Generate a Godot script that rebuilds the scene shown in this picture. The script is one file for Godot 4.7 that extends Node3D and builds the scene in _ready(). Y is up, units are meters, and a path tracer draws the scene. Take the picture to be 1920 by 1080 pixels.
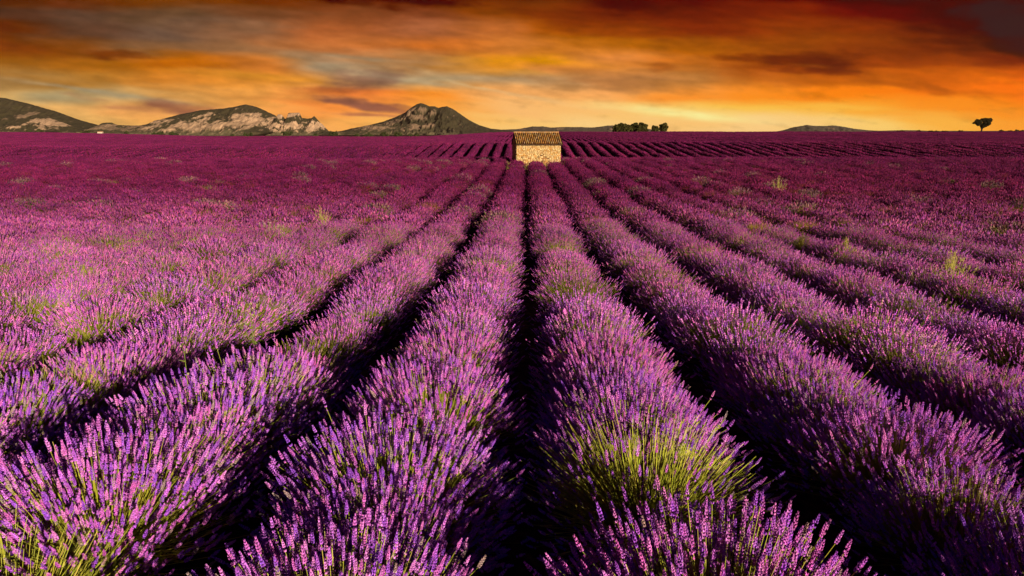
extends Node3D
# A lavender field at sundown with a small stone hut in its middle. The rows run along -z; the camera stands above the furrow at x = 0.

const EXPOSURE := 1.42       # the photograph is exposed for the field
const ROW := 1.8            # distance between two rows, metres
const FIELD_END := 452.0    # where the field ends
var rng := RandomNumberGenerator.new()
var taken := {}
var rough := FastNoiseLite.new()
var broad := FastNoiseLite.new()
var cam: Camera3D

# ------------------------------------------------------------------ small helpers
func numbered(called: String) -> String:
	if not taken.has(called):
		taken[called] = 0
		return called
	taken[called] += 1
	return "%s_%03d" % [called, taken[called]]

func thing(called: String, label: String, category: String, at := Vector3.ZERO, turn := 0.0, group := "") -> Node3D:
	var o := Node3D.new()
	o.name = numbered(called)
	add_child(o)
	o.position = at
	o.rotation.y = turn
	o.set_meta("label", label)
	o.set_meta("category", category)
	if group != "":
		o.set_meta("group", group)
	return o

func part(called: String, m: Mesh, mat: Material, parent: Node3D, kind := "") -> MeshInstance3D:
	var o := MeshInstance3D.new()
	o.name = called
	o.mesh = m
	o.material_override = mat
	parent.add_child(o, true)
	if kind != "":
		o.set_meta("kind", kind)
	return o

func paint(c := Color.WHITE, roughness := 0.85, back := Color.BLACK, vertex := true) -> StandardMaterial3D:
	var m := StandardMaterial3D.new()
	m.albedo_color = c
	m.roughness = roughness
	m.metallic_specular = 0.3
	m.vertex_color_use_as_albedo = vertex
	m.cull_mode = BaseMaterial3D.CULL_DISABLED
	if back != Color.BLACK:
		m.backlight_enabled = true
		m.backlight = back
	return m

class Soup:      # a heap of flat triangles with a colour each
	var v := PackedVector3Array()
	var c := PackedColorArray()
	func tri(a: Vector3, b: Vector3, d: Vector3, col: Color) -> void:
		v.push_back(a); v.push_back(b); v.push_back(d)
		c.push_back(col); c.push_back(col); c.push_back(col)
	func quad(a: Vector3, b: Vector3, d: Vector3, e: Vector3, col: Color) -> void:
		tri(a, b, d, col)
		tri(a, d, e, col)
	func box(center: Vector3, half: Vector3, turn: Basis, col: Color) -> void:
		var p: Array[Vector3] = []
		for i in 8:
			p.push_back(center + turn * Vector3(half.x * (1 if i & 1 else -1), half.y * (1 if i & 2 else -1), half.z * (1 if i & 4 else -1)))
		for f in [[0, 1, 3, 2], [4, 6, 7, 5], [0, 4, 5, 1], [2, 3, 7, 6], [0, 2, 6, 4], [1, 5, 7, 3]]:
			quad(p[f[0]], p[f[1]], p[f[2]], p[f[3]], col)
	func tube(pts: Array, radii: Array, sides: int, col: Color) -> void:
		var last: Array[Vector3] = []
		for i in pts.size():
			var dir: Vector3 = (pts[mini(i + 1, pts.size() - 1)] - pts[maxi(i - 1, 0)]).normalized()
			var u := dir.cross(Vector3(0.31, 0.2, 0.93)).normalized()
			var w := dir.cross(u)
			var ring: Array[Vector3] = []
			for k in sides:
				var a := TAU * k / sides
				ring.push_back(pts[i] + (u * cos(a) + w * sin(a)) * radii[i])
			if i:
				for k in sides:
					var n := (k + 1) % sides
					quad(last[k], last[n], ring[n], ring[k], col)
			last = ring
	func mesh() -> ArrayMesh:
		var a := []
		a.resize(Mesh.ARRAY_MAX)
		a[Mesh.ARRAY_VERTEX] = v
		a[Mesh.ARRAY_COLOR] = c
		var m := ArrayMesh.new()
		m.add_surface_from_arrays(Mesh.PRIMITIVE_TRIANGLES, a)
		return m

func jit(c: Color, amount: float) -> Color:
	var k := 1.0 + rng.randf_range(-amount, amount)
	return Color(c.r * k * (1.0 + rng.randf_range(-amount, amount) * 0.4), c.g * k, c.b * k * (1.0 + rng.randf_range(-amount, amount) * 0.4))

# ------------------------------------------------------------------ the lie of the land
const PROFILE := [[-30.0, -2.7], [0.0, -2.78], [3.0, -2.92], [7.0, -3.27], [12.0, -3.6], [18.0, -3.82], [30.0, -4.05], [50.0, -4.02], [66.0, -3.8], [76.0, -3.85], [84.0, -4.1], [90.0, -4.15], [98.0, -3.6], [117.0, -2.45], [128.0, -2.5], [160.0, -3.8], [195.0, -4.0], [300.0, -2.5], [430.0, -0.8], [455.0, -0.75], [520.0, -3.4], [800.0, -12.0], [1500.0, -30.0], [30000.0, -38.0]]

func lift(d: float) -> float:
	for i in PROFILE.size() - 1:
		if d <= PROFILE[i + 1][0]:
			var t: float = clampf((d - PROFILE[i][0]) / (PROFILE[i + 1][0] - PROFILE[i][0]), 0.0, 1.0)
			var a: float = PROFILE[i][1]
			var b: float = PROFILE[i + 1][1]
			var before: float = PROFILE[maxi(i - 1, 0)][1]
			var after: float = PROFILE[mini(i + 2, PROFILE.size() - 1)][1]
			var w0: float = PROFILE[i + 1][0] - PROFILE[i][0]
			var m0: float = (b - before) / maxf(PROFILE[i + 1][0] - PROFILE[maxi(i - 1, 0)][0], 1e-3) * w0
			var m1: float = (after - a) / maxf(PROFILE[mini(i + 2, PROFILE.size() - 1)][0] - PROFILE[i][0], 1e-3) * w0
			var t2 := t * t
			var t3 := t2 * t
			return (2 * t3 - 3 * t2 + 1) * a + (t3 - 2 * t2 + t) * m0 + (3 * t2 - 2 * t3) * b + (t3 - t2) * m1
	return -38.0

func soil(x: float, z: float) -> float:
	var d := -z
	var y := lift(d)
	var far := smoothstep(25.0, 120.0, d) * (1.0 - smoothstep(455.0, 700.0, d))
	y += far * 0.35 * broad.get_noise_2d(x * 0.9, z * 0.9)
	# the ground dips a little on the left towards the far edge and comes up again at the far left
	var az := x / maxf(d, 1.0)
	y -= 3.0 * smoothstep(150.0, 400.0, d) * (1.0 - smoothstep(455.0, 900.0, d)) * smoothstep(-0.02, -0.16, az) * (1.0 - 0.85 * smoothstep(-0.4, -0.75, az))
	y -= 0.9 * smoothstep(60.0, 120.0, d) * (1.0 - smoothstep(200.0, 300.0, d)) * smoothstep(-0.06, -0.3, az)
	return y

func sway(k: int, z: float) -> float:      # rows are not drawn with a ruler
	return 0.13 * rough.get_noise_2d(k * 37.0, z * 2.2)

# ------------------------------------------------------------------ lavender
const BLOOM := [Color(0.42, 0.10, 0.56), Color(0.54, 0.155, 0.64), Color(0.69, 0.22, 0.62), Color(0.32, 0.08, 0.56), Color(0.58, 0.135, 0.52)]

# One flower head: whorls of pointed florets round an axis.
func spike(s: Soup, at: Vector3, dir: Vector3, length: float, radius: float, detail: int, col: Color) -> void:
	var u := dir.cross(Vector3(0.37, 0.11, 0.92)).normalized()
	var w := dir.cross(u)
	if detail == 0:
		var whorls := 6
		for i in whorls:
			var t := float(i) / (whorls - 1)
			if i == 1 and rng.randf() < 0.5:
				continue
			var r := radius * (0.75 + 0.45 * sin(PI * (0.2 + 0.7 * t))) * (1.0 - 0.45 * t * t)
			var c := at + dir * length * t * 0.88
			var turn := rng.randf() * TAU
			for k in 5:
				var a := turn + TAU * k / 5.0 + rng.randf_range(-0.25, 0.25)
				var out := u * cos(a) + w * sin(a)
				var side := dir.cross(out)
				var tip := c + out * r * rng.randf_range(0.85, 1.25) + dir * length * 0.16
				var base := c + out * r * 0.15
				var wide := r * 0.5
				var cc := jit(col, 0.3)
				var belly := c + out * r * 0.95 - dir * length * 0.01
				s.tri(base - side * wide, tip, belly, cc)
				s.tri(base + side * wide, belly, tip, cc)
				s.tri(base - side * wide, base + side * wide, tip, cc)
	else:
		var lumps := 3 if detail == 1 else 1
		var n := 3
		for i in lumps:
			var t0 := float(i) / lumps
			var a0 := at + dir * length * t0
			var mid := at + dir * length * (t0 + 0.42 / lumps)
			var top := at + dir * length * (t0 + 1.12 / lumps)
			var r := radius * (1.0 - 0.3 * t0) * rng.randf_range(0.85, 1.15)
			var turn := rng.randf() * TAU
			var cc := jit(col, 0.22)
			for k in n:
				var a := turn + TAU * k / n
				var b := turn + TAU * (k + 1) / n
				var p := mid + (u * cos(a) + w * sin(a)) * r
				var q := mid + (u * cos(b) + w * sin(b)) * r
				s.tri(a0, p, q, cc)
				s.tri(p, top, q, cc)

# A whole bush: [flower heads, stems, leaves]. "open" is how bare of flowers its crown is (0 .. 1).
func bush(detail: int, stems: int, open: float, reach := 1.0) -> Array:
	var heads := Soup.new()
	var stalks := Soup.new()
	var leaves := Soup.new()
	var lean := Vector3(rng.randf_range(-0.1, 0.1), 0, rng.randf_range(-0.1, 0.1))
	for i in stems:
		var cosine := pow(rng.randf(), 0.62) * 0.8 + 0.2
		var phi := acos(cosine)
		var az := rng.randf() * TAU
		var flat := Vector3(cos(az), 0, sin(az))
		var start := flat * rng.randf() * 0.2 + Vector3(0, rng.randf_range(0.12, 0.26), 0)
		var d := (flat * sin(phi) + Vector3.UP * cosine + lean + Vector3(rng.randf_range(-0.1, 0.1), rng.randf_range(-0.08, 0.08), rng.randf_range(-0.1, 0.1))).normalized()
		var len := rng.randf_range(0.52, 0.73) * (1.0 + 0.1 * sin(phi)) * reach
		if rng.randf() < 0.06:
			len *= 1.12
		var d0 := (d + Vector3.UP * 0.35).normalized()
		var mid := start + d0 * len * 0.5
		var tip := mid + (d - Vector3.UP * 0.12 * sin(phi)).normalized() * len * 0.5
		var dir := (d + Vector3.UP * (0.15 + 0.35 * rng.randf())).normalized()
		if tip.y < 0.06:
			continue
		var bare := rng.randf() < minf(open, 0.98 if open < 1.2 else 0.84) * (smoothstep(0.45, 0.8, cosine) if open < 1.2 else smoothstep(0.3, 0.62, cosine))
		var short := bare and open < 1.2 and rng.randf() < 0.6
		var green := jit(Color(0.33, 0.35, 0.03) if rng.randf() < 0.7 else Color(0.42, 0.37, 0.06), 0.3)
		if detail == 1:
			green = Color(green.r * 0.72, green.g * 0.72, green.b * 0.72)
		elif open > 1.2:
			green = Color(green.r * 1.2, green.g * 1.2, green.b * 1.2)
		var thick := 0.0026 if detail == 0 else (0.0024 if detail == 1 else (0.005 if open < 0.9 else 0.009))
		if detail < 2:
			if short:
				tip = mid.lerp(tip, 0.5)
			stalks.tube([start, mid, tip], [thick, thick * 0.85, thick * 0.55], 3, green)
			if detail == 0 and rng.randf() < 0.5:      # a pair of narrow leaves low on the stem
				for sgn: float in [-1.0, 1.0]:
					var lp := start.lerp(mid, rng.randf_range(0.2, 0.9))
					var side: Vector3 = d0.cross(Vector3(0.2, 0.3, 0.9)).normalized() * sgn
					var lt: Vector3 = lp + (d0 * 0.7 + side * 0.6) * 0.045
					stalks.tri(lp - d0 * 0.004, lp + d0 * 0.006, lt, jit(Color(0.13, 0.17, 0.05), 0.3))
		else:
			var side := dir.cross(Vector3(0.3, 0.2, 0.9)).normalized() * thick
			stalks.tri(start - side, start + side, tip, green)
		if bare:
			continue
		var col: Color = BLOOM[rng.randi() % BLOOM.size()]
		if rng.randf() < 0.05:
			col = Color(0.34, 0.24, 0.22)      # gone over
		var size := rng.randf_range(0.8, 1.2)
		spike(heads, tip, dir, 0.068 * size * (1.0 if detail < 2 else 1.3), (0.0084 if detail == 0 else (0.0105 if detail == 1 else 0.017)) * size, detail, jit(col, 0.16))
		if detail == 0 and rng.randf() < 0.3:      # a separate lower whorl
			spike(heads, tip - dir * 0.028, dir, 0.012, 0.008, 1, jit(col, 0.2))
	for i in (700 if detail == 0 else (300 if detail == 1 else 90)):
		var az := rng.randf() * TAU
		var cosine := rng.randf()
		var flat := Vector3(cos(az), 0, sin(az))
		var d := (flat * sqrt(1.0 - cosine * cosine) + Vector3.UP * (cosine + 0.1)).normalized()
		var p := flat * rng.randf() * 0.2 + Vector3(0, 0.06, 0) + d * rng.randf_range(0.02, 0.32)
		var side := d.cross(Vector3(0.3, rng.randf(), 0.8)).normalized()
		var size := 1.0 if detail == 0 else (1.6 if detail == 1 else 3.0)
		d = (d + Vector3(rng.randf_range(-0.6, 0.6), rng.randf_range(-0.2, 0.7), rng.randf_range(-0.6, 0.6))).normalized()
		var col := jit(Color(0.05, 0.065, 0.02), 0.4)
		leaves.tri(p - side * 0.005 * size, p + side * 0.005 * size, p + d * 0.1 * sqrt(size), col)
	return [heads.mesh(), stalks.mesh(), leaves.mesh()]

# One mesh that holds a bush for the distance, or a piece of a row for the far distance.
func far_bush(open: float) -> ArrayMesh:
	var m := ArrayMesh.new()
	for a in bush(2, 520, open):
		m.add_surface_from_arrays(Mesh.PRIMITIVE_TRIANGLES, a.surface_get_arrays(0))
	return m

func row_piece(length: float) -> ArrayMesh:
	var s := Soup.new()
	var nu := int(length / 0.3)
	var nv := 8
	var grid := []
	for i in nu + 1:
		var line := []
		for j in nv + 1:
			var a := PI * j / nv
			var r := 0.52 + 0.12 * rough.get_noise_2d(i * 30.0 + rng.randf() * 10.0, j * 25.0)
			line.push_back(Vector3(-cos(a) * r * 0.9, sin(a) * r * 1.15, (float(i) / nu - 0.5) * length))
		grid.push_back(line)
	for i in nu:
		for j in nv:
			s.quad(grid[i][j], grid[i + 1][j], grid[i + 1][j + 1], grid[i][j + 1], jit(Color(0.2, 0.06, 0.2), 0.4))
	for i in int(length * 80):
		var a := PI * rng.randf_range(0.04, 0.96)
		var out := Vector3(-cos(a) * 1.15, sin(a), rng.randf_range(-0.5, 0.5))
		var p := Vector3(-cos(a) * 0.43, sin(a) * 0.6, rng.randf_range(-0.5, 0.5) * length)
		var green := rng.randf() < 0.12
		var col: Color = Color(0.2, 0.2, 0.05) if green else BLOOM[rng.randi() % BLOOM.size()]
		spike(s, p, (out.normalized() + Vector3.UP * 0.35).normalized(), rng.randf_range(0.12, 0.22), 0.04, 2, jit(col, 0.3))
	return s.mesh()

func scatter(called: String, m: Mesh, mat: Material, places: Array, tints: Array, parent: Node3D) -> void:
	if places.is_empty():
		return
	var mm := MultiMesh.new()
	mm.transform_format = MultiMesh.TRANSFORM_3D
	mm.use_colors = true
	mm.mesh = m
	mm.instance_count = places.size()
	for i in places.size():
		mm.set_instance_transform(i, places[i])
		mm.set_instance_color(i, tints[i])
	var o := MultiMeshInstance3D.new()
	o.name = called
	o.multimesh = mm
	o.material_override = mat
	o.set_meta("kind", "stuff")
	parent.add_child(o, true)

const ORDINALS := ["first", "second", "third", "fourth", "fifth", "sixth", "seventh", "eighth", "ninth", "tenth", "eleventh", "twelfth", "thirteenth", "fourteenth", "fifteenth", "sixteenth", "seventeenth", "eighteenth", "nineteenth", "twentieth", "twenty-first", "twenty-second", "twenty-third", "twenty-fourth", "twenty-fifth", "twenty-sixth", "twenty-seventh", "twenty-eighth", "twenty-ninth", "thirtieth", "thirty-first", "thirty-second", "thirty-third", "thirty-fourth", "thirty-fifth", "thirty-sixth", "thirty-seventh", "thirty-eighth", "thirty-ninth", "fortieth"]

func in_frame(p: Vector3, r: float) -> bool:
	var q := cam.global_transform.affine_inverse() * p
	if q.z > -0.3:
		return false
	var ty := tan(deg_to_rad(cam.fov * 0.5))
	var tx := ty * 16.0 / 9.0
	var sy := r * sqrt(1.0 + ty * ty)
	var sx := r * sqrt(1.0 + tx * tx)
	return absf(q.x) < -q.z * tx + sx and absf(q.y) < -q.z * ty + sy

func at_hut(k: int, d: float) -> bool:
	return k >= -1 and k <= 1 and d > 66.6 and d < 76.5

func plant_field() -> void:
	var m_head := []      # head colours per distance band, with the dimmer light of farther rows painted in
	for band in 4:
		var f := painted_dimming([3.0, 9.0, 14.0, 20.0][band])
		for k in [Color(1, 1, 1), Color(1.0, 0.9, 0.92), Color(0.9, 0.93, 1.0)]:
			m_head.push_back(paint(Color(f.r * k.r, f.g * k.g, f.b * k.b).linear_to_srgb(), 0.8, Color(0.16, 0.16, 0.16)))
	var m_stem := paint(Color.WHITE, 0.6, Color(0.25, 0.25, 0.25))
	var m_leaf := paint(Color.WHITE, 0.8)
	var near := [bush(0, 1700, 0.08), bush(0, 1600, 0.25), bush(0, 1600, 0.5), bush(0, 1700, 0.12), bush(0, 1450, 1.0, 1.04), bush(0, 1900, 1.6, 1.12)]
	var middle := [bush(1, 1150, 0.05), bush(1, 1100, 0.15), bush(1, 1100, 0.35), bush(1, 1150, 0.08), bush(1, 1000, 0.9)]
	var spots := []
	for k in range(-26, 26):
		var d := -3.5 + rng.randf() * 0.8
		while d < 88.0:
			d += 0.74 * rng.randf_range(0.8, 1.2)
			var x := (k + 0.5) * ROW + sway(k, d) + rng.randf_range(-0.05, 0.05)
			if absf(x) > 0.86 * maxf(d, 0.0) + 9.0 or at_hut(k, d) or rng.randf() < 0.012 + 0.02 * smoothstep(8.0, 30.0, d):
				continue
			var p := Vector3(x, soil(x, -d), -d)
			var pick := rng.randi() % 4
			if rng.randf() < 0.1 + 0.05 * smoothstep(12.0, 30.0, d):
				pick = 4
			spots.push_back({"k": k, "d": d, "p": p, "seen": in_frame(p + Vector3(0, 0.5, 0), 0.9), "pick": pick, "turn": PI * (rng.randi() % 2) + rng.randf_range(-0.5, 0.5), "size": Vector3(0.96, 1.06, 0.98) * rng.randf_range(0.84, 1.12)})
	for k in range(-48, 48):
		if k >= -26 and k < 26:
			continue
		var d := (absf(k + 0.5) * ROW - 9.0) / 0.86
		while d < 88.0:
			d += 0.74 * rng.randf_range(0.8, 1.2)
			var x := (k + 0.5) * ROW + sway(k, d)
			spots.push_back({"k": k, "d": d, "p": Vector3(x, soil(x, -d), -d), "seen": false, "pick": 4 if rng.randf() < 0.07 else rng.randi() % 4, "turn": PI * (rng.randi() % 2) + rng.randf_range(-0.5, 0.5), "size": Vector3(0.96, 1.06, 0.98) * rng.randf_range(0.84, 1.12)})
	var seen := spots.filter(func(s): return s.seen)
	seen.sort_custom(func(a, b): return a.p.distance_squared_to(cam.position) < b.p.distance_squared_to(cam.position))
	for s in seen.slice(0, 300):
		s["alone"] = true
	var rows := {}
	for s in spots:
		if s.has("alone"):
			if not rows.has(s.k):
				rows[s.k] = []
			rows[s.k].push_back(s)
	# the front bush right of the furrow has lost the flowers of its crown
	var best = null
	for s in rows[0]:
		if best == null or absf(s.d - 3.75) < absf(best.d - 3.75):
			best = s
	best.pick = 5
	best.d = 4.05
	best.p = Vector3(best.p.x - 0.06, soil(best.p.x, -4.05), -4.05)
	for s in rows[0].duplicate():      # it stands a little apart from its neighbours
		var off: float = s.d - best.d
		if s != best and off > -1.15 and off < 0.72:
			s.d = best.d + (maxf(off, 0.0) * 0.5 + 0.62 if off > 0.0 else -0.98 - 0.1 * absf(off))
			if off < 0.0:
				s.size *= 0.95
			s.p = Vector3(s.p.x, soil(s.p.x, -s.d), -s.d)
			if s.d > best.d and s.pick == 4:
				s.pick = 0
	for k in rows:
		rows[k].sort_custom(func(a, b): return a.d < b.d)
		var which: String = ORDINALS[k if k >= 0 else -k - 1]
		for i in rows[k].size():
			var s = rows[k][i]
			var o := thing("lavender_bush", "%slavender bush, %s from the front in the %s row %s of the central furrow" % ["green-hearted " if s.pick == 4 else ("bare-crowned " if s.pick == 5 else ""), ORDINALS[i], which, "right" if k >= 0 else "left"], "lavender", s.p, s.turn, "lavender bushes in the near rows")
			o.scale = s.size
			var shape: Array = near[s.pick] if s.d < 7.5 else middle[mini(s.pick, 4)]
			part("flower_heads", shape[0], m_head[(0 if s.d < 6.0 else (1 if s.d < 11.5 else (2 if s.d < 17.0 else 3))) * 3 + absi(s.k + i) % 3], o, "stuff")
			part("stems", shape[1], m_stem, o, "stuff")
			part("leaves", shape[2], m_leaf, o, "stuff")
	# all the other bushes and, beyond them, the rows that run on to the edge of the field
	var rest := Node3D.new()
	rest.name = "lavender_field"
	rest.set_meta("kind", "stuff")
	rest.set_meta("label", "purple lavender rows running on past the near bushes to the horizon")
	add_child(rest)
	var m_far := paint(Color.WHITE, 0.85, Color(0.12, 0.12, 0.12))
	var kinds := [far_bush(0.0), far_bush(0.15), far_bush(0.35), far_bush(0.0), far_bush(1.0)]
	var places := [[], [], [], [], []]
	var tints := [[], [], [], [], []]
	for s in spots:
		if s.has("alone"):
			continue
		places[s.pick].push_back(Transform3D(Basis(Vector3.UP, s.turn) * Basis.from_scale(s.size), s.p))
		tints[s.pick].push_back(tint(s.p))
	for i in 5:
		scatter("bushes", kinds[i], m_far, places[i], tints[i], rest)
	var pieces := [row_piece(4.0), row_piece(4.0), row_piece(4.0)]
	places = [[], [], []]
	tints = [[], [], []]
	for k in range(-225, 225):
		var d := maxf(88.0, (absf(k + 0.5) * ROW - 12.0) / 0.84) + rng.randf()
		while d < FIELD_END:
			var x := (k + 0.5) * ROW + sway(k, d)
			var y0 := soil(x, -d + 1.9)
			var y1 := soil(x, -d - 1.9)
			var b := Basis(Vector3.UP, PI if rng.randf() < 0.5 else 0.0).scaled(Vector3(rng.randf_range(1.0, 1.22), rng.randf_range(0.85, 1.12), 1.0))
			b = Basis(Vector3.RIGHT, atan2(y1 - y0, 3.8)) * b
			var i := rng.randi() % 3
			if true:
				places[i].push_back(Transform3D(b, Vector3(x, (y0 + y1) * 0.5, -d)))
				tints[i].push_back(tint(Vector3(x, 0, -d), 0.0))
			d += 3.9
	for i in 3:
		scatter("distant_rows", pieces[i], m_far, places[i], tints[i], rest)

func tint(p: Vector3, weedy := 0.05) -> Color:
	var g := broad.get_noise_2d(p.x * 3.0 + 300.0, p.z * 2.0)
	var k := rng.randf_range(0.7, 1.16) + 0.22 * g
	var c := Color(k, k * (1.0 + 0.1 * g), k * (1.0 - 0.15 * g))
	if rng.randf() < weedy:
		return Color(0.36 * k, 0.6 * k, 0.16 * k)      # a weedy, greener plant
	var f := painted_dimming(-p.z)  # the distance darkening goes into the instance colour
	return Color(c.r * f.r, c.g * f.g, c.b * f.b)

func painted_dimming(d: float) -> Color:  # plant colour factor: the far field's darkening and reddening is painted into it
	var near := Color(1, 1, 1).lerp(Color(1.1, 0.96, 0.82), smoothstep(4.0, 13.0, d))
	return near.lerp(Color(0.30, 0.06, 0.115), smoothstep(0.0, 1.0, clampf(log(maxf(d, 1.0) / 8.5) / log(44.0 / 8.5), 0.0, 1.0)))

# ------------------------------------------------------------------ ground
func ground() -> void:
	var zs := []
	var d := -14.0
	while d < 14000.0:
		zs.push_back(d)
		d += 0.5 if d < 12.0 else maxf(0.6, d * 0.035)
	var us := []
	for i in 61:
		us.push_back((i - 30) / 30.0)
	var st := SurfaceTool.new()
	st.begin(Mesh.PRIMITIVE_TRIANGLES)
	st.set_smooth_group(0)
	var n := us.size()
	for q in zs:
		for u in us:
			var x: float = u * (14.0 + maxf(q, 0.0) * 1.6)
			st.set_color(Color.WHITE)
			st.add_vertex(Vector3(x, soil(x, -q), -q))
	for i in zs.size() - 1:
		for j in n - 1:
			var a := i * n + j
			for t in [a, a + n, a + 1, a + 1, a + n, a + n + 1]:
				st.add_index(t)
	st.generate_normals()
	var m := StandardMaterial3D.new()
	m.roughness = 0.95
	m.metallic_specular = 0.2
	var nt := NoiseTexture2D.new()
	nt.width = 512
	nt.height = 512
	nt.seamless = true
	var fn := FastNoiseLite.new()
	fn.seed = 5
	fn.frequency = 0.02
	fn.fractal_octaves = 5
	nt.noise = fn
	var ramp := Gradient.new()
	ramp.colors = PackedColorArray([Color(0.11, 0.065, 0.04), Color(0.24, 0.14, 0.085), Color(0.36, 0.25, 0.17)])
	ramp.offsets = PackedFloat32Array([0.2, 0.55, 0.9])
	nt.color_ramp = ramp
	m.albedo_texture = nt
	m.uv1_triplanar = true
	m.uv1_world_triplanar = true
	m.uv1_scale = Vector3.ONE * 0.5
	var o := MeshInstance3D.new()
	o.name = "ground"
	o.mesh = st.commit()
	o.material_override = m
	o.set_meta("kind", "structure")
	add_child(o)

# ------------------------------------------------------------------ sky
const SKY_X := [0, 160, 320, 480, 640, 800, 960, 1120, 1280, 1440, 1600, 1760, 1920]
const SKY_Y := [5, 30, 60, 90, 120, 150, 180, 205, 230]
const SKY_C := [
	["5f3219", "693720", "73401e", "783e19", "70351c", "6c3019", "693219", "5f2d16", "551e11", "50180c", "380e0a", "3c0f0a", "46140a"],
	["553728", "5f4434", "694b34", "784b30", "824b2d", "784128", "7d411c", "733214", "6e2d12", "7d320f", "69230f", "4b1912", "3c1c16"],
	["693216", "644432", "705544", "875f44", "a55f37", "a56441", "b46937", "964b14", "82370c", "8c410f", "823a12", "502316", "231814"],
	["7d4116", "824b23", "825c3e", "966946", "be7341", "c36e32", "cd7d3c", "b96e28", "a05a19", "914b14", "874116", "6e3219", "321c14"],
	["965f26", "aa6926", "b96920", "be7337", "a58c6e", "af7d50", "d78c32", "d78746", "be6e2d", "944820", "964619", "964619", "6e2d14"],
	["a57d4b", "af7837", "cd8237", "d78c3c", "aa825f", "a58c69", "b49169", "b97d4b", "b47841", "c36e2d", "be6423", "c8641e", "e16914"],
	["c8a064", "aa966e", "cd9655", "e19b50", "dc7d41", "f5963c", "e6a564", "f0aa64", "fa9b41", "fa9632", "fa8c28", "eb7823", "f07819"],
	["d7a564", "d7a564", "d29055", "f0a55a", "f5964a", "faa54b", "fabe78", "fcc378", "ffcd6e", "ffc85a", "ffaf41", "ff9b32", "fa8c23"],
	["dcaa64", "e1af69", "ebaa5f", "f0aa64", "f8af5f", "fab964", "ffcd7d", "ffd48c", "fcc87d", "ffd28c", "ffd278", "ffb950", "ffa53c"]]
# dark cloud banks: middle, half width, half height, tilt, colour, strength
const BANKS := [
	[720, 6, 130, 13, 0.06, "42170f", 0.85], [1165, 20, 62, 15, 0.1, "4d1f14", 0.85], [1245, 31, 44, 8, 0.0, "5c2814", 0.6], [1500, 119, 85, 15, 0.05, "5f2a1a", 0.85], [1400, 112, 70, 7, 0.05, "74351a", 0.7],
	[1505, 138, 60, 6, 0.0, "6b2f1c", 0.7], [685, 149, 55, 13, -0.05, "7d594a", 0.75], [715, 196, 95, 8, 0.12, "7c4c45", 0.8], [650, 186, 60, 7, 0.05, "8a5a4a", 0.6], [690, 215, 70, 5, 0.03, "96584c", 0.6], [318, 200, 55, 9, 0.12, "8a5546", 0.75],
	[262, 207, 50, 5, 0.05, "a87050", 0.6], [1885, 62, 90, 26, 0.25, "170d0b", 0.85], [1800, 88, 90, 9, 0.1, "4a2216", 0.5], [1890, 105, 80, 9, 0.2, "38201a", 0.6], [230, 107, 70, 5, 0.06, "6b3418", 0.7], [640, 165, 55, 6, 0.0, "965030", 0.5], [1240, 127, 22, 6, 0.0, "9b5628", 0.6],
	[1700, 165, 110, 6, 0.15, "a3531f", 0.5], [165, 186, 40, 5, 0.1, "a87850", 0.5], [1060, 158, 90, 5, 0.14, "94683f", 0.5]]
# bright streaks
const STREAKS := [
	[1275, 212, 130, 7, 0.1, "fff0a0", 0.95], [1000, 120, 110, 9, 0.05, "dc961e", 0.6], [910, 165, 130, 4, 0.2, "cfb184", 0.65], [770, 152, 120, 5, 0.14, "b9a684", 0.5], [470, 140, 120, 6, 0.05, "d99538", 0.5], [120, 165, 110, 4, 0.14, "a8957a", 0.7], [240, 180, 110, 5, 0.12, "a39474", 0.7], [1580, 205, 90, 6, 0.05, "ffca5c", 0.6], [1880, 160, 60, 6, 0.3, "f0801c", 0.6], [1500, 128, 30, 3, 0.1, "b56a30", 0.5], [640, 112, 110, 6, 0.08, "94856c", 0.6]]

func chart(x: float, y: float, table: Array) -> Color:      # the sky's colours over the field, smoothly between the points of the table
	var fx := clampf(x / 160.0, 0.0, 11.999)
	var i := int(fx)
	var tx := smoothstep(0.0, 1.0, fx - i)
	var j := 0
	while j < SKY_Y.size() - 2 and y > SKY_Y[j + 1]:
		j += 1
	var ty := smoothstep(0.0, 1.0, clampf((y - SKY_Y[j]) / float(SKY_Y[j + 1] - SKY_Y[j]), 0.0, 1.0))
	var a: Color = table[j][i].lerp(table[j][i + 1], tx)
	var b: Color = table[j + 1][i].lerp(table[j + 1][i + 1], tx)
	return a.lerp(b, ty)

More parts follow.
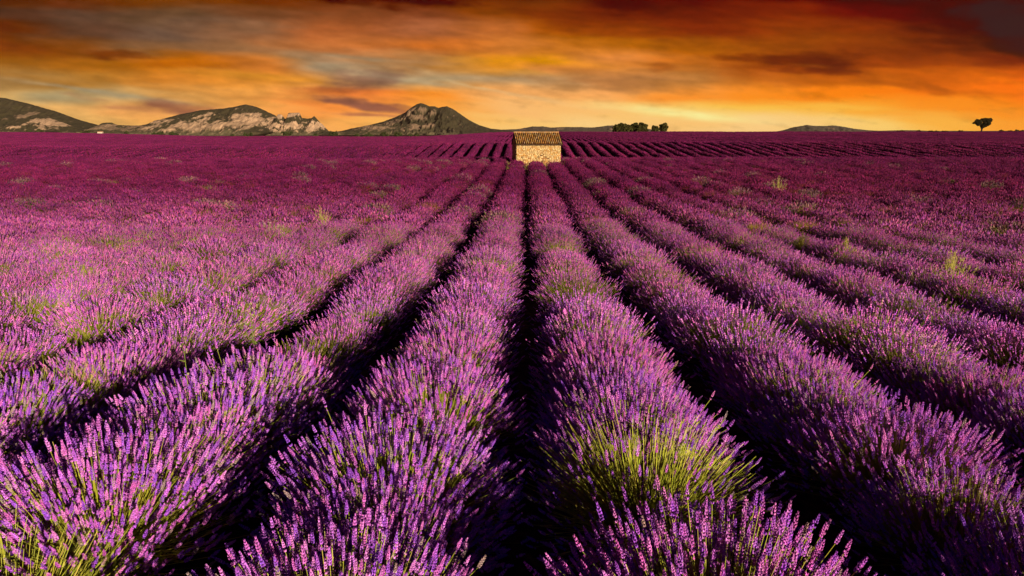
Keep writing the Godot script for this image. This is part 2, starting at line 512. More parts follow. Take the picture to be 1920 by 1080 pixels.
func sky() -> Sky:
	var wisps := FastNoiseLite.new()
	wisps.seed = 11
	wisps.frequency = 0.01
	wisps.fractal_octaves = 5
	wisps.fractal_gain = 0.55
	var table := []
	for line in SKY_C:
		var out := []
		for c in line:
			out.push_back(Color(c))
		table.push_back(out)
	var marks := []
	for b in BANKS + STREAKS:
		marks.push_back([b[0], b[1], b[2], b[3], b[4], Color(b[5]), b[6], BANKS.has(b)])
	var make := func(az: float, el: float, fine: bool) -> Color:
		# below about 13 degrees the cloud deck that glows over the hills; above and behind, the dusk
		var front := cos(az) > 0.25
		var x := 988.0 + 1284.0 * tan(clampf(az, -1.25, 1.25)) if front else (9000.0 if az > 0 else -9000.0)
		var y := 247.0 - tan(maxf(el, 0.0)) / maxf(cos(az), 0.25) / 0.000758
		if not front:
			y = 247.0 - el / 0.000758
		var wx := x * 0.965 + y * 0.26
		var wy := y * 0.965 - x * 0.085
		var w1 := wisps.get_noise_2d(wx * 0.2, wy * 1.7)
		var w2 := wisps.get_noise_2d(wx * 0.2 + 900.0, wy * 1.7 + 77.0)
		var xs := x
		while xs < 0.0 or xs > 1920.0:      # past the sides the same deck runs on
			xs = -xs if xs < 0.0 else 3840.0 - xs
		var px := xs + w1 * 110.0
		var py := y + w2 * 17.0
		var c := chart(px, maxf(py, 5.0), table)
		var torn := wisps.get_noise_2d(wx * 0.9 + 333.0, wy * 3.4 + 70.0)
		for m in marks:
			var dx: float = xs + w2 * 36.0 - m[0]
			var dy: float = y + w1 * 13.0 - m[1] - dx * m[4]
			var q: float = (dx / m[2]) * (dx / m[2]) + (dy / m[3]) * (dy / m[3])
			if q < 5.0:
				c = c.lerp(m[5], m[6] * ((1.0 - smoothstep(-0.3, 2.6, q + 2.2 * torn)) if m[7] else exp(-q * 0.9) * (1.0 + 0.5 * torn)))
		var grain := 1.0 + 0.11 * wisps.get_noise_2d(wx * 0.5 + 40.0, wy * 3.5) + 0.12 * wisps.get_noise_2d(wx * 1.4, wy * 6.0 + 500.0)
		c = Color(c.r * grain, c.g * grain, c.b * grain)
		var above := smoothstep(10.5, 32.0, rad_to_deg(el))
		var zenith := Color(0.15, 0.14, 0.28) * (1.0 + 0.25 * wisps.get_noise_2d(az * 130.0, el * 300.0))
		c = c.lerp(zenith, above)
		var behind := smoothstep(0.9, 2.3, absf(az))
		c = c.lerp(c.lerp(Color(0.45, 0.34, 0.34).lerp(zenith, smoothstep(0.0, 0.5, el)), 0.75), behind)
		c.s = minf(1.0, c.s * 1.07)
		c.v = minf(1.0, c.v * 1.04)
		c = c.srgb_to_linear() - Color(0.022, 0.013, 0.009)      # what the haze adds in front of it
		c = Color(maxf(c.r, 0.001), maxf(c.g, 0.001), maxf(c.b, 0.001)) * (1.0 / EXPOSURE)
		return c.linear_to_srgb()
	# the whole sky coarsely, then the part over the horizon finely
	var coarse := Image.create_empty(256, 128, false, Image.FORMAT_RGB8)
	for j in 128:
		for i in 256:
			coarse.set_pixel(i, j, make.call(((i + 0.5) / 256.0 - 0.5) * TAU, (0.5 - (j + 0.5) / 128.0) * PI, false))
	coarse.resize(4096, 2048, Image.INTERPOLATE_CUBIC)
	var w := 1200
	var h := 190
	var left := 2048 - 600
	var top := 1024 - 180
	var fine_part := Image.create_empty(w, h, false, Image.FORMAT_RGB8)
	for j in h:
		for i in w:
			var u := i + left
			var v := j + top
			var c: Color = make.call(((u + 0.5) / 4096.0 - 0.5) * TAU, (0.5 - (v + 0.5) / 2048.0) * PI, true)
			var edge := minf(minf(i, w - 1 - i) / 70.0, j / 24.0)
			if edge < 1.0:
				c = coarse.get_pixel(u, v).lerp(c, smoothstep(0.0, 1.0, edge))
			var n := (rng.randf() - 0.5) / 255.0
			fine_part.set_pixel(i, j, Color(c.r + n, c.g + n, c.b + n))
	coarse.blit_rect(fine_part, Rect2i(0, 0, w, h), Vector2i(left, top))
	# a panorama begins straight ahead (-z), so its two halves change places
	var whole := Image.create_empty(4096, 2048, false, Image.FORMAT_RGB8)
	whole.blit_rect(coarse, Rect2i(2048, 0, 2048, 2048), Vector2i(0, 0))
	whole.blit_rect(coarse, Rect2i(0, 0, 2048, 2048), Vector2i(2048, 0))
	var m := PanoramaSkyMaterial.new()
	m.panorama = ImageTexture.create_from_image(whole)
	var s := Sky.new()
	s.sky_material = m
	return s

# ------------------------------------------------------------------ mountains
# ridge: points (sideways px of a 1250 px lens right of the rows' vanishing point, the same above eye level) at a distance in metres
func mountain(ridge: Array, dist: float, depth: float, seed_: int, rocks: Array, haze_green: Color, stone: Color, bite: float, rockiness: float) -> void:
	var ky := dist * 0.000758
	var n := FastNoiseLite.new()
	n.seed = seed_
	n.frequency = 1.0
	n.fractal_octaves = 5
	var x0: float = ridge[0][0]
	var x1: float = ridge[-1][0]
	var nu := int((x1 - x0) * 1.0)
	nu = clampi(nu, 60, 420)
	var nv := 56
	var verts := []
	var cols := []
	for j in nv + 1:
		var s := float(j) / nv * 1.25 - 0.25      # 0 is the ridge, 1 the foot in front, below 0 the back
		for i in nu + 1:
			var px := x0 + (x1 - x0) * i / nu
			var r := 0
			while r < ridge.size() - 2 and px > ridge[r + 1][0]:
				r += 1
			var t: float = (px - ridge[r][0]) / (ridge[r + 1][0] - ridge[r][0])
			var hgt: float = lerpf(ridge[r][1], ridge[r + 1][1], t)
			var jag := 0.5 * n.get_noise_2d(px * 0.13, 3.0) + 0.35 * n.get_noise_2d(px * 0.4, 9.0)
			hgt += jag * minf(1.0, hgt * 0.15)
			var q := absf(s)
			var fall := pow(1.0 - minf(q, 1.0), 1.15) if s >= 0.0 else 1.0 - q * 1.5
			var wx := px * 0.022 + 0.4 * n.get_noise_2d(px * 0.01, s * 2.0)
			var gully := 1.0 - absf(n.get_noise_2d(wx * 2.2, s * 0.9 + 20.0)) * 2.2
			var rough_ := n.get_noise_2d(px * 0.06, s * 5.0 + 50.0)
			var mid := smoothstep(0.0, 0.16, q) * (1.0 - smoothstep(0.85, 1.0, q))
			var hh: float = (hgt + 7.0 * smoothstep(0.0, 4.0, hgt)) * fall - 7.0 * smoothstep(0.0, 4.0, hgt) - hgt * bite * mid * (0.55 - 0.5 * gully) + hgt * 0.12 * mid * rough_
			# pale cliffs
			var rock := -1.0
			for c in rocks:      # [px, height share, half width, half height]
				var dx: float = (px - c[0]) / c[2]
				var dy: float = (hh - c[1]) / c[3]
				rock = maxf(rock, 1.0 - dx * dx - dy * dy)
			var patch := rock * 1.0 - 0.2 + 1.5 * n.get_noise_2d(px * 0.05 + 30.0, s * 3.5 + px * 0.01) + 0.45 * n.get_noise_2d(px * 0.35, s * 22.0)
			var is_rock := smoothstep(0.16, 0.26, patch) if rock > -0.6 else 0.0
			var loose := smoothstep(0.4, 0.48, n.get_noise_2d(px * 0.12 + 90.0, s * 9.0) + rockiness)
			is_rock = maxf(is_rock, loose * 0.8 * mid)
			hh += is_rock * hgt * 0.045 * mid + is_rock * 0.4 * n.get_noise_2d(px * 0.5, s * 30.0) * mid
			if s >= 0.0:
				hh = minf(hh, hgt)
			verts.push_back(Vector3(across(px) * dist, hh * ky - 45.0 * (1.0 if q > 0.97 else 0.0), -dist + s * depth))
			var g := 1.0 + 0.5 * n.get_noise_2d(px * 0.2, s * 10.0) + 0.5 * n.get_noise_2d(px * 0.7, s * 60.0)
			var green := Color(haze_green.r * g, haze_green.g * g, haze_green.b * g)
			var gs := 1.0 + 0.8 * n.get_noise_2d(px * 0.45, s * 3.0 + 60.0)
			green = green.lerp(Color(0.15, 0.115, 0.06) * g, 0.75 * smoothstep(0.62, 0.9, q))
			cols.push_back(green.lerp(Color(stone.r * gs, stone.g * gs, stone.b * gs), is_rock))
	var st := SurfaceTool.new()
	st.begin(Mesh.PRIMITIVE_TRIANGLES)
	st.set_smooth_group(0)
	for i in verts.size():
		st.set_color(cols[i])
		st.add_vertex(verts[i])
	var row := nu + 1
	for j in nv:
		for i in nu:
			var a := j * row + i
			for t in [a, a + 1, a + row, a + 1, a + row + 1, a + row]:
				st.add_index(t)
	st.generate_normals()
	var o := MeshInstance3D.new()
	o.name = numbered("mountain")
	o.mesh = st.commit()
	o.material_override = paint(Color.WHITE, 0.95)
	o.set_meta("kind", "structure")
	add_child(o)

func mountains() -> void:
	var green := Color(0.044, 0.035, 0.016)
	var stone := Color(0.37, 0.235, 0.135)
	# the high hill at the left edge, its spur and the low saddle right of it
	mountain([[-1240, 60], [-1120, 70], [-1050, 70], [-988, 66], [-968, 64], [-928, 54], [-878, 39], [-838, 23], [-803, 13], [-770, 9], [-740, 2], [-735, 0]], 7600.0, 1300.0, 3, [[-980, 30, 22, 4], [-900, 28, 10, 8]], green * 0.9, stone * 0.55, 0.25, -0.08)
	mountain([[-1000, 6], [-960, 16], [-938, 24], [-918, 28], [-890, 26], [-868, 18], [-848, 9], [-838, 3], [-830, 0]], 6900.0, 600.0, 8, [[-895, 21, 22, 9], [-872, 12, 20, 8], [-910, 16, 8, 6], [-925, 8, 16, 3], [-975, 7, 8, 2]], green, stone * 0.95, 0.2, -0.06)
	mountain([[-815, 0], [-805, 10], [-793, 17], [-778, 18], [-766, 13], [-740, 12], [-710, 12], [-690, 13], [-672, 11], [-650, 5], [-640, 0]], 6500.0, 500.0, 5, [[-770, 8, 40, 7], [-700, 7, 60, 7]], green * 1.3, stone * 0.6, 0.3, 0.05)
	# the long hill with the limestone cliffs
	mountain([[-720, 0], [-703, 15], [-688, 22], [-648, 33], [-608, 41], [-568, 44], [-546, 47], [-524, 52], [-503, 47], [-488, 40], [-470, 31], [-455, 16], [-440, 0]], 7000.0, 1100.0, 21, [[-585, 29, 14, 8], [-570, 20, 14, 6], [-560, 8, 45, 9], [-590, 8, 22, 9], [-520, 10, 34, 10], [-508, 24, 26, 8], [-650, 18, 30, 4], [-640, 7, 22, 5], [-485, 15, 26, 14], [-495, 31, 14, 5]], green, stone, 0.22, -0.02)
	mountain([[-500, 0], [-486, 12], [-470, 25], [-464, 33], [-458, 33], [-452, 25], [-446, 26], [-444, 36], [-424, 36], [-420, 26], [-410, 25], [-402, 26], [-397, 30], [-392, 24], [-388, 19], [-382, 14], [-374, 3], [-372, 0]], 6800.0, 380.0, 33, [[-434, 32, 12, 6], [-462, 29, 8, 6], [-440, 9, 44, 11], [-395, 9, 22, 11], [-470, 10, 22, 10], [-397, 17, 8, 4]], green, stone * 1.1, 0.12, -0.04)
	# the peak with two tops
	mountain([[-350, 0], [-330, 6], [-298, 12], [-270, 19], [-248, 27], [-228, 36], [-215, 46], [-205, 52], [-198, 54], [-190, 52], [-182, 48], [-172, 48], [-165, 45], [-158, 47], [-149, 48], [-138, 43], [-122, 32], [-108, 22], [-90, 13], [-68, 6], [-40, 3], [-20, 0]], 9200.0, 1500.0, 12, [[-208, 38, 16, 6], [-190, 40, 12, 6], [-215, 28, 18, 8], [-195, 24, 22, 5], [-240, 15, 22, 8], [-170, 34, 8, 8], [-165, 10, 14, 4]], green * 0.95, stone * 0.55, 0.28, -0.05)
	mountain([[-338, 0], [-325, 6], [-300, 12], [-280, 15], [-262, 12], [-245, 10], [-225, 14], [-210, 16], [-195, 10], [-180, 3], [-175, 0]], 8300.0, 500.0, 44, [[-285, 8, 40, 7], [-210, 8, 30, 8]], green * 1.3, stone * 0.6, 0.25, 0.03)
	# low far ridges
	mountain([[-75, 0], [-60, 5], [-48, 4], [-20, 5], [0, 8], [10, 10], [30, 10], [45, 8], [70, 9], [100, 9], [120, 8], [140, 10], [152, 12], [170, 12], [200, 9], [240, 4], [260, 0]], 13500.0, 1200.0, 51, [[-10, 4, 10, 2], [55, 5, 16, 2], [160, 4, 14, 2]], Color(0.085, 0.065, 0.045), stone * 0.6, 0.15, -0.06)
	mountain([[465, 0], [480, 3], [500, 9], [515, 11], [524, 13], [540, 11], [560, 11], [572, 12], [590, 10], [612, 6], [640, 3], [660, 2], [700, 3], [730, 3], [760, 1.5], [800, 2], [840, 1.5], [900, 2], [980, 1.5], [1040, 0]], 12500.0, 1000.0, 61, [[560, 6, 6, 2]], Color(0.085, 0.065, 0.045), stone * 0.5, 0.15, -0.1)

# ------------------------------------------------------------------ hut
func hut() -> void:
	var base := Vector3(0.95, 0, -71.8)
	base.y = soil(1.2, -70.0) - 0.05
	var o := thing("stone_hut", "small rubble stone hut with a tiled gable roof amid the lavender rows", "hut", base, deg_to_rad(8.2))
	var w := 4.55
	var l := 3.7
	var h := 2.65
	var rise := 1.06
	# walls: a core of mortar and the stones standing a little proud of it
	var core := Soup.new()
	var mortar := Color(0.4, 0.25, 0.09)
	core.box(Vector3(0, h * 0.5, 0), Vector3(w * 0.5 - 0.05, h * 0.5, l * 0.5 - 0.05), Basis(), mortar)
	for s in [-1.0, 1.0]:
		var xx: float = s * (w * 0.5 - 0.05)
		core.tri(Vector3(xx, h, -l * 0.5 + 0.05), Vector3(xx, h, l * 0.5 - 0.05), Vector3(xx, h + rise - 0.08, 0), mortar)
	part("wall", core.mesh(), paint(Color.WHITE, 0.95), o)
	var stones := Soup.new()
	for side in 4:
		var span := w if side < 2 else l
		var y := 0.0
		while y < h + (rise if side > 1 else 0.0):
			var sh := rng.randf_range(0.09, 0.17)
			var x := -span * 0.5
			while x < span * 0.5 - 0.03:
				var sw := minf(rng.randf_range(0.1, 0.3), span * 0.5 - x)
				var cx := x + sw * 0.5
				var cy := y + sh * 0.5
				x += sw
				if side < 2 and y + sh > h + 0.02:
					continue
				if side > 1 and cy + sh * 0.5 > h + rise * (1.0 - (absf(cx) + sw * 0.5) / (l * 0.5)) - 0.04:
					continue
				var patch := 0.0
				if side == 0:      # darker, weathered stones right of the middle of the front
					patch = exp(-pow((cx - 0.55) / 0.75, 2.0) - pow((cy - 0.75) / 0.75, 2.0)) + 0.6 * exp(-pow((cx + 1.6) / 0.5, 2.0) - pow((cy - 0.7) / 0.5, 2.0))
				var tone := Color(0.64, 0.45, 0.2)
				var r := rng.randf()
				if r < 0.25:
					tone = Color(0.72, 0.53, 0.26)
				elif r < 0.5:
					tone = Color(0.56, 0.31, 0.09)
				if rng.randf() < patch * 0.8:
					tone = Color(0.4, 0.2, 0.07) if rng.randf() < 0.7 else Color(0.16, 0.1, 0.05)
				var proud := rng.randf_range(0.015, 0.075)
				var gap := rng.randf_range(0.008, 0.02)
				var half := Vector3(sw * 0.5 - gap, sh * 0.5 - gap, 0.05)
				var turn := Basis(Vector3.BACK, rng.randf_range(-0.06, 0.06))
				var mid := Vector3(cx, cy, span * 0.0 + (l if side < 2 else w) * 0.5 - 0.06 + proud)
				var around: Basis = [Basis(), Basis(Vector3.UP, PI), Basis(Vector3.UP, -PI / 2), Basis(Vector3.UP, PI / 2)][side]
				# a stone: a box whose front is smaller than its back, with one more rubbed corner
				var f: Array[Vector3] = []
				for k in 4:
					var sx: float = [-1, 1, 1, -1][k]
					var sy: float = [-1, -1, 1, 1][k]
					f.push_back(around * (mid + turn * Vector3(sx * half.x, sy * half.y, -0.05)))
				for k in 4:
					var sx: float = [-1, 1, 1, -1][k]
					var sy: float = [-1, -1, 1, 1][k]
					f.push_back(around * (mid + turn * Vector3(sx * half.x * rng.randf_range(0.72, 0.95), sy * half.y * rng.randf_range(0.72, 0.95), 0.05 + rng.randf_range(-0.012, 0.012))))
				var col := jit(tone, 0.15)
				for q in [[4, 5, 6, 7], [0, 1, 5, 4], [1, 2, 6, 5], [2, 3, 7, 6], [3, 0, 4, 7]]:
					stones.quad(f[q[0]], f[q[1]], f[q[2]], f[q[3]], col)
			y += sh
	part("stones", stones.mesh(), paint(Color.WHITE, 0.92), o, "stuff")
	# roof: boards, canal tiles in rows down both slopes, ridge tiles
	var boards := Soup.new()
	var over := 0.16
	var slope := atan2(rise, l * 0.5)
	var run := (l * 0.5 + over) / cos(slope)
	for s in [1.0, -1.0]:
		var turn := Basis(Vector3.RIGHT, s * slope)
		boards.box(turn * Vector3(0, 0.0, s * run * 0.5) + Vector3(0, h + rise - 0.045, 0), Vector3(w * 0.5 + 0.1, 0.03, run * 0.5), turn, Color(0.12, 0.08, 0.05))
	var roof := part("roof", boards.mesh(), paint(Color.WHITE, 0.9), o)
	var tiles := Soup.new()
	var columns := 24
	var step := (w + 0.24) / columns
	for s in [1.0, -1.0]:
		var turn := Basis(Vector3.RIGHT, s * slope)
		for c in columns:
			var cx := -(w + 0.24) * 0.5 + (c + 0.5) * step
			for lower in 2:      # the trough tiles lie half a step aside, under the cover tiles
				var count := 7
				for t in count:
					var z0: float = run * t / count - 0.02
					var z1: float = run * (t + 1) / count + 0.05
					var r0: float = step * (0.5 if lower else 0.25)
					var r1: float = step * (0.54 if lower else 0.3)
					var up0 := 0.0 + rng.randf_range(0.0, 0.012)
					var col := jit(Color(0.66, 0.37, 0.1) if rng.randf() < 0.62 else (Color(0.66, 0.47, 0.24) if rng.randf() < 0.65 else Color(0.34, 0.17, 0.07)), 0.25)
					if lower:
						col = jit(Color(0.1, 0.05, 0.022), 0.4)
					var skew := rng.randf_range(-0.012, 0.012)
					var ring0: Array[Vector3] = []
					var ring1: Array[Vector3] = []
					for k in 7:
						var a := PI * k / 6.0
						var flip := -0.5 if lower else 1.9
						var ox := cx + (step * 0.5 if lower else 0.0)
						ring0.push_back(turn * Vector3(ox - cos(a) * r0 + skew, sin(a) * r0 * flip + (0.05 if lower else 0.06) + up0, s * z0) + Vector3(0, h + rise, 0))
						ring1.push_back(turn * Vector3(ox - cos(a) * r1 - skew, sin(a) * r1 * flip + (0.06 if lower else 0.085) + up0, s * z1) + Vector3(0, h + rise, 0))
					for k in 6:
						tiles.quad(ring0[k], ring0[k + 1], ring1[k + 1], ring1[k], col)
	part("tiles", tiles.mesh(), paint(Color.WHITE, 0.85), roof, "stuff")
	var crest := Soup.new()
	for i in 12:
		var x := -(w + 0.2) * 0.5 + i * (w + 0.2) / 12.0
		var pts0: Array[Vector3] = []
		var pts1: Array[Vector3] = []
		for k in 7:
			var a := PI * k / 6.0
			pts0.push_back(Vector3(x, h + rise + 0.06 + sin(a) * 0.1, -cos(a) * 0.13))
			pts1.push_back(Vector3(x + (w + 0.2) / 12.0 + 0.03, h + rise + 0.07 + sin(a) * 0.11, -cos(a) * 0.14))
		var col := jit(Color(0.42, 0.23, 0.09), 0.3)
		for k in 6:
			crest.quad(pts0[k], pts0[k + 1], pts1[k + 1], pts1[k], col)
	part("ridge_tiles", crest.mesh(), paint(Color.WHITE, 0.85), roof)

# ------------------------------------------------------------------ trees, shrubs, weeds
func crown_mesh(lobes: Array, leaves: int, size: float, col: Color) -> ArrayMesh:
	var s := Soup.new()
	var total := 0.0
	for b in lobes:
		total += b[3] * b[4]
	for b in lobes:      # [x, y, z, radius across, radius up]
		var tone := jit(col, 0.25)
		for i in int(leaves * b[3] * b[4] / total):
			var d := Vector3(rng.randfn(), rng.randfn(), rng.randfn()).normalized()
			var r := pow(rng.randf(), 0.35)
			var lump := 0.78 + 0.34 * rough.get_noise_3d(d.x * 60.0 + b[0] * 50.0, d.y * 60.0 + b[1] * 50.0, d.z * 60.0)
			var p := Vector3(b[0] + d.x * b[3] * r * lump, b[1] + d.y * b[4] * r * lump, b[2] + d.z * b[3] * r * lump)
			var u := Vector3(rng.randfn(), rng.randfn(), rng.randfn()).normalized() * size * rng.randf_range(0.5, 1.2)
			var v := u.cross(Vector3(rng.randfn(), rng.randfn(), rng.randfn())).normalized() * size * 0.6
			s.quad(p - u, p - v, p + u, p + v, jit(tone, 0.3))
	return s.mesh()

func across(px: float) -> float:      # sideways metres per metre of distance
	return tan(atan((px + 28.0) / 1284.0) - deg_to_rad(1.25))

func far_spot(px: float, d: float) -> Vector3:
	var x := across(px) * d
	return Vector3(x, soil(x, -d), -d)

func tree(label: String, at: Vector3, lobes: Array, limbs: Array, leaves: int, size: float, col: Color, group := "") -> void:
	var o := thing("tree", label, "tree", at, 0.0, group)
	var wood := Soup.new()
	for b in limbs:
		wood.tube(b[0], b[1], 6, Color(0.05, 0.035, 0.025))
	part("trunk", wood.mesh(), paint(Color.WHITE, 0.95), o)
	part("crown", crown_mesh(lobes, leaves, size, col), paint(Color.WHITE, 0.8, Color(0.25, 0.25, 0.25)), o)

func trees() -> void:
	var leaf := Color(0.07, 0.062, 0.014)
	# the lone tree on the right: a forked trunk, a heavy lobe on the right and a ragged arm on the left
	tree("lone dark tree with a lopsided heart-shaped crown on the right skyline", far_spot(852.0, 442.0),
		[[2.9, 7.0, 0, 2.5, 2.3], [3.9, 7.8, 0.4, 1.7, 1.6], [1.4, 8.3, -0.3, 1.8, 1.1], [2.2, 4.9, 0.2, 2.0, 1.5], [-1.9, 6.9, 0, 1.9, 1.3], [-3.9, 6.3, 0.2, 1.9, 1.2], [-5.2, 6.0, 0, 1.1, 0.8], [-3.4, 7.7, -0.2, 1.4, 0.9], [-2.2, 5.0, 0, 2.0, 1.0], [0.4, 3.9, 0, 1.7, 1.3], [-0.6, 8.1, 0.3, 1.4, 1.0], [3.7, 5.6, 0, 1.7, 1.4], [1.6, 6.4, 0.3, 1.8, 1.5], [-0.6, 5.4, -0.4, 1.3, 0.9]],
		[[[Vector3(0, -0.3, 0), Vector3(0.1, 1.6, 0), Vector3(0.3, 2.8, 0)], [0.62, 0.45, 0.4]], [[Vector3(0.2, 2.2, 0), Vector3(1.1, 4.2, 0), Vector3(2.6, 7.0, 0.2)], [0.4, 0.3, 0.12]], [[Vector3(0.1, 1.8, 0), Vector3(-0.9, 3.7, 0.1), Vector3(-1.8, 5.4, 0), Vector3(-3.8, 6.4, 0)], [0.36, 0.28, 0.2, 0.08]], [[Vector3(0.3, 2.6, 0), Vector3(0.4, 5.0, -0.2), Vector3(0.6, 7.8, -0.2)], [0.28, 0.2, 0.08]]],
		9000, 0.38, Color(0.045, 0.035, 0.012))
	# the clump right of the hut: px, half width (m), height (m), label
	for t in [[170, 3.5, 6.9, "rounded green tree at the left end of the skyline clump right of hut"], [183, 4.2, 7.6, "tallest green tree of the skyline clump, second from its left end"], [197, 4.0, 6.9, "third green tree from the left in the skyline clump"], [210, 3.9, 7.0, "broad green tree just left of the last one before the gap in the clump"], [219, 3.0, 6.2, "lower green tree beside the left edge of the gap in the clump"], [241, 2.7, 5.5, "small green tree just right of the gap in the skyline clump"], [256, 3.1, 6.9, "upright green tree at the right end of the skyline clump"]]:
		var lobes := []
		var w: float = t[1]
		var h: float = t[2]
		for i in 11:
			var a := rng.randf() * TAU
			var y := rng.randf_range(0.16, 0.86)
			var out := w * 0.62 * sqrt(1.0 - pow(y * 1.7 - 0.75, 2.0) * 0.6)
			lobes.push_back([cos(a) * out, y * h, sin(a) * out, w * rng.randf_range(0.34, 0.5), h * rng.randf_range(0.13, 0.2)])
		lobes.push_back([0, h * 0.42, 0, w * 0.95, h * 0.42])
		tree(t[3], far_spot(t[0], 456.0 + rng.randf_range(-2, 3)), lobes, [[[Vector3(0, -0.3, 0), Vector3(0.1, h * 0.3, 0), Vector3(-0.2, h * 0.7, 0)], [0.3, 0.22, 0.08]]], 6500, 0.5, leaf, "trees in the skyline clump")
	# shrubs along the far edge: px of the middle, half width px, height px, distance
	var left := [[-936, 7, 4], [-913, 9, 6], [-875, 4, 3], [-826, 10, 5], [-751, 5, 5], [-698, 6, 4], [-685, 7, 6], [-663, 9, 6], [-553, 4, 4], [-523, 10, 8], [-451, 11, 9], [-398, 6, 4], [-365, 11, 9], [-321, 6, 4], [-298, 10, 7], [-268, 10, 6], [-243, 9, 7], [-218, 6, 4], [-207, 5, 6]]
	for i in left.size():
		shrub("dark green shrub on the far field edge, %s from the left of the skyline" % ORDINALS[i], left[i], 462.0, "shrubs along the left field edge")
	var right := [[700, 8, 2.5], [735, 7, 2.5], [762, 10, 3], [785, 7, 2.5], [812, 5, 2.5], [890, 8, 3], [907, 5, 2.5], [925, 9, 3.5], [918, 4, 4]]
	for i in right.size():
		shrub("low dark shrub on the right skyline, %s from the left around the lone tree" % ORDINALS[i], right[i], 470.0, "shrubs on the right skyline")

func shrub(label: String, at: Array, d: float, group: String) -> void:
	var k := d * 0.00077
	var w: float = at[1] * k
	var p := far_spot(at[0], d)
	var edge := far_spot(at[0], 452.0)
	var h: float = at[2] * k * 1.35 + maxf(0.0, edge.y + 0.75 - p.y) * 1.0
	var o := thing("shrub", label, "shrub", p, 0.0, group)
	var lobes := []
	for i in 8:
		var x := rng.randf_range(-0.8, 0.8)
		lobes.push_back([x * w, h * rng.randf_range(0.3, 0.8) * (1.0 - 0.4 * x * x), rng.randf_range(-0.5, 0.5) * w, w * rng.randf_range(0.25, 0.42), h * rng.randf_range(0.18, 0.3)])
	lobes.push_back([0, h * 0.35, 0, w * 0.85, h * 0.36])
	var wood := Soup.new()
	for i in 3:
		wood.tube([Vector3(0, -0.2, 0), Vector3(rng.randf_range(-0.3, 0.3) * w, h * 0.6, rng.randf_range(-0.2, 0.2) * w)], [0.1, 0.04], 5, Color(0.05, 0.035, 0.025))
	part("trunk", wood.mesh(), paint(Color.WHITE, 0.95), o)
	part("crown", crown_mesh(lobes, 700, 0.45, Color(0.05, 0.052, 0.016)), paint(Color.WHITE, 0.8, Color(0.2, 0.2, 0.2)), o)

func weed(label: String, at: Vector3, stems: int, tall: float, wide: float, col: Color, flower := Color.BLACK, group := "") -> void:
	var o := thing("weed", label, "weed", at, rng.randf() * TAU, group)
	var s := Soup.new()
	var f := Soup.new()
	for i in stems:
		var a := rng.randf() * TAU
		var r := rng.randf()
		var out := Vector3(cos(a), 0, sin(a)) * wide * r
		var tip := out + Vector3(0, tall * rng.randf_range(0.7, 1.0) * (1.0 - 0.3 * r), 0)
		var mid := out * 0.4 + Vector3(0, tip.y * 0.55, 0)
		s.tube([out * 0.15, mid, tip], [0.005, 0.004, 0.002], 3, jit(col, 0.25))
		for n in 5:
			var p := mid.lerp(tip, rng.randf())
			var d := Vector3(rng.randfn(), absf(rng.randfn()) + 0.3, rng.randfn()).normalized()
			var side := d.cross(Vector3(0.3, 0.5, 0.8)).normalized() * 0.008
			s.tri(p - side, p + side, p + d * rng.randf_range(0.05, 0.11), jit(col, 0.3))
		if flower != Color.BLACK:
			for n in 3:
				spike(f, tip + Vector3(rng.randfn(), rng.randfn(), rng.randfn()) * 0.02, Vector3.UP, 0.02, 0.013, 1, jit(flower, 0.2))
	part("stems", s.mesh(), paint(Color.WHITE, 0.7, Color(0.3, 0.3, 0.3)), o, "stuff")
	if flower != Color.BLACK:
		part("flowers", f.mesh(), paint(Color.WHITE, 0.7, Color(0.3, 0.3, 0.3)), o, "stuff")

func weeds() -> void:
	var dry := Color(0.36, 0.32, 0.06)
	var fresh := Color(0.2, 0.24, 0.04)
	var on := func(x: float, d: float) -> Vector3: return Vector3(x, soil(x, -d), -d)
	weed("tall yellow-green weed clump among the lavender at the right edge", on.call(8.5, 13.3), 90, 1.4, 0.55, dry, Color(0.5, 0.42, 0.12))
	weed("bright yellow-green grass tuft in a row on the right", on.call(8.0, 16.7), 190, 1.25, 0.5, dry)
	weed("yellow-green grass tuft farther back in the rows on the right", on.call(7.6, 18.4), 150, 1.2, 0.42, dry)
	weed("leafy pale green thistle standing far back among the right rows", on.call(14.1, 38.0), 60, 1.75, 0.5, dry, Color(0.5, 0.45, 0.2))
	weed("thin weed with pale flower heads between the left rows", on.call(-3.0, 5.5), 9, 1.3, 0.25, fresh, Color(0.6, 0.52, 0.25))
	weed("tall single-stalked weed with pale tips in the left furrow", on.call(-3.55, 8.2), 6, 1.4, 0.2, fresh, Color(0.55, 0.5, 0.2))
	weed("white-flowered weed far back among the left rows", on.call(-7.9, 20.2), 34, 1.4, 0.5, fresh, Color(0.7, 0.6, 0.45))
	weed("yellow-flowered weed beyond the white one in the left rows", on.call(-7.6, 24.4), 34, 1.4, 0.45, dry, Color(0.6, 0.48, 0.1))
	weed("small leafy weed on the bare soil between the left rows", on.call(-1.95, 6.1), 40, 0.5, 0.25, fresh)
	weed("yellow grass tuft at the left corner of the stone hut", on.call(-2.0, 69.2), 160, 0.95, 0.8, dry)
	weed("yellow grass tuft at the right corner of the stone hut", on.call(3.9, 69.8), 160, 0.9, 0.6, dry)
	weed("yellow grass growing along the foot of the hut's front wall", on.call(0.2, 68.9), 160, 0.6, 0.7, dry)
	weed("second yellow grass clump along the hut front, nearer its right end", on.call(2.0, 69.0), 140, 0.55, 0.6, dry)

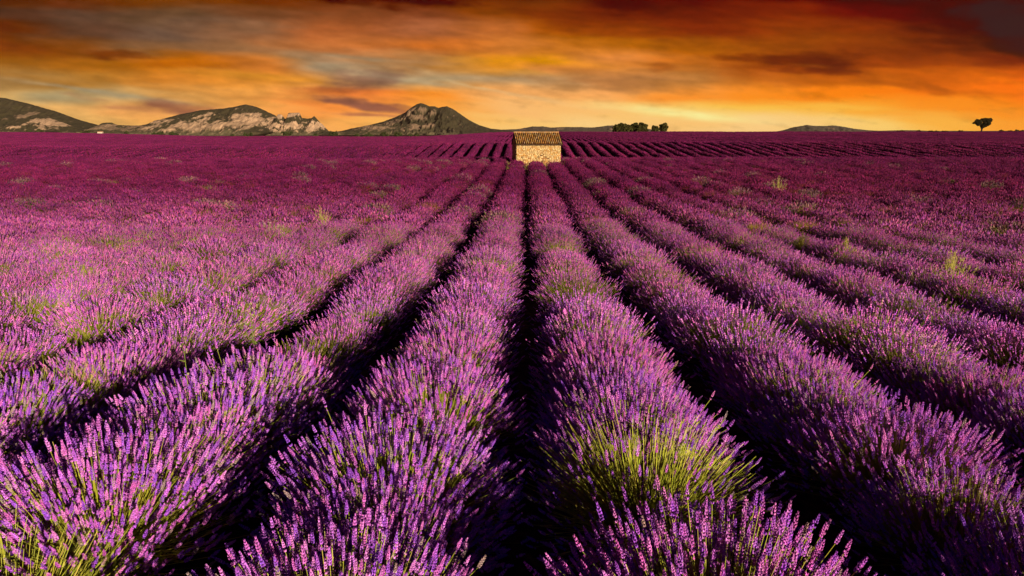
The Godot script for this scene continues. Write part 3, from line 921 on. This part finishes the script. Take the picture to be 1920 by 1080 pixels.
func far_house() -> void:
	var p := far_spot(-800.0, 474.0)
	p.y -= 0.3
	var o := thing("shed", "tiny pale shed beyond the far left field edge", "shed", p, 0.3)
	var s := Soup.new()
	s.box(Vector3(0, 1.4, 0), Vector3(1.5, 1.3, 1.5), Basis(), Color(0.7, 0.56, 0.4))
	part("wall", s.mesh(), paint(), o)
	var r := Soup.new()
	for g in [1.0, -1.0]:
		r.quad(Vector3(-1.65, 3.35, 0), Vector3(1.65, 3.35, 0), Vector3(1.65, 2.65, g * 1.7), Vector3(-1.65, 2.65, g * 1.7), Color(0.5, 0.28, 0.14))
	for g in [-1.5, 1.5]:
		r.tri(Vector3(g, 2.7, -1.5), Vector3(g, 2.7, 1.5), Vector3(g, 3.3, 0), Color(0.7, 0.56, 0.4))
	part("roof", r.mesh(), paint(), o)

func _ready() -> void:
	rng.seed = 20240711
	rough.seed = 4
	rough.frequency = 0.02
	rough.fractal_octaves = 3
	broad.seed = 9
	broad.frequency = 0.012
	broad.fractal_octaves = 3
	cam = Camera3D.new()
	cam.name = "camera"
	cam.fov = 46.73
	cam.near = 0.05
	cam.far = 40000.0
	cam.position = Vector3(0, 0, 0)
	cam.rotation_degrees = Vector3(-13.19, 1.25, 0)
	add_child(cam)
	cam.current = true
	var env := Environment.new()
	env.background_mode = Environment.BG_SKY
	env.sky = sky()
	env.tonemap_mode = Environment.TONE_MAPPER_LINEAR
	env.tonemap_exposure = EXPOSURE
	env.fog_enabled = true
	env.fog_density = 0.000005
	env.fog_light_color = Color(1.0, 0.86, 0.7)
	env.sdfgi_enabled = true
	env.ssao_enabled = true
	env.ssil_enabled = true
	var we := WorldEnvironment.new()
	we.name = "world"
	we.environment = env
	add_child(we)
	var sun := DirectionalLight3D.new()
	sun.name = "sun"
	sun.light_color = Color(1.0, 0.93, 0.84)
	sun.light_energy = 1.6
	sun.light_angular_distance = 0.5
	sun.shadow_enabled = true
	sun.rotation_degrees = Vector3(-12.0, 36.0, 0)      # low, behind the camera and to its right
	add_child(sun)
	ground()
	mountains()
	plant_field()
	hut()
	trees()
	weeds()
	far_house()
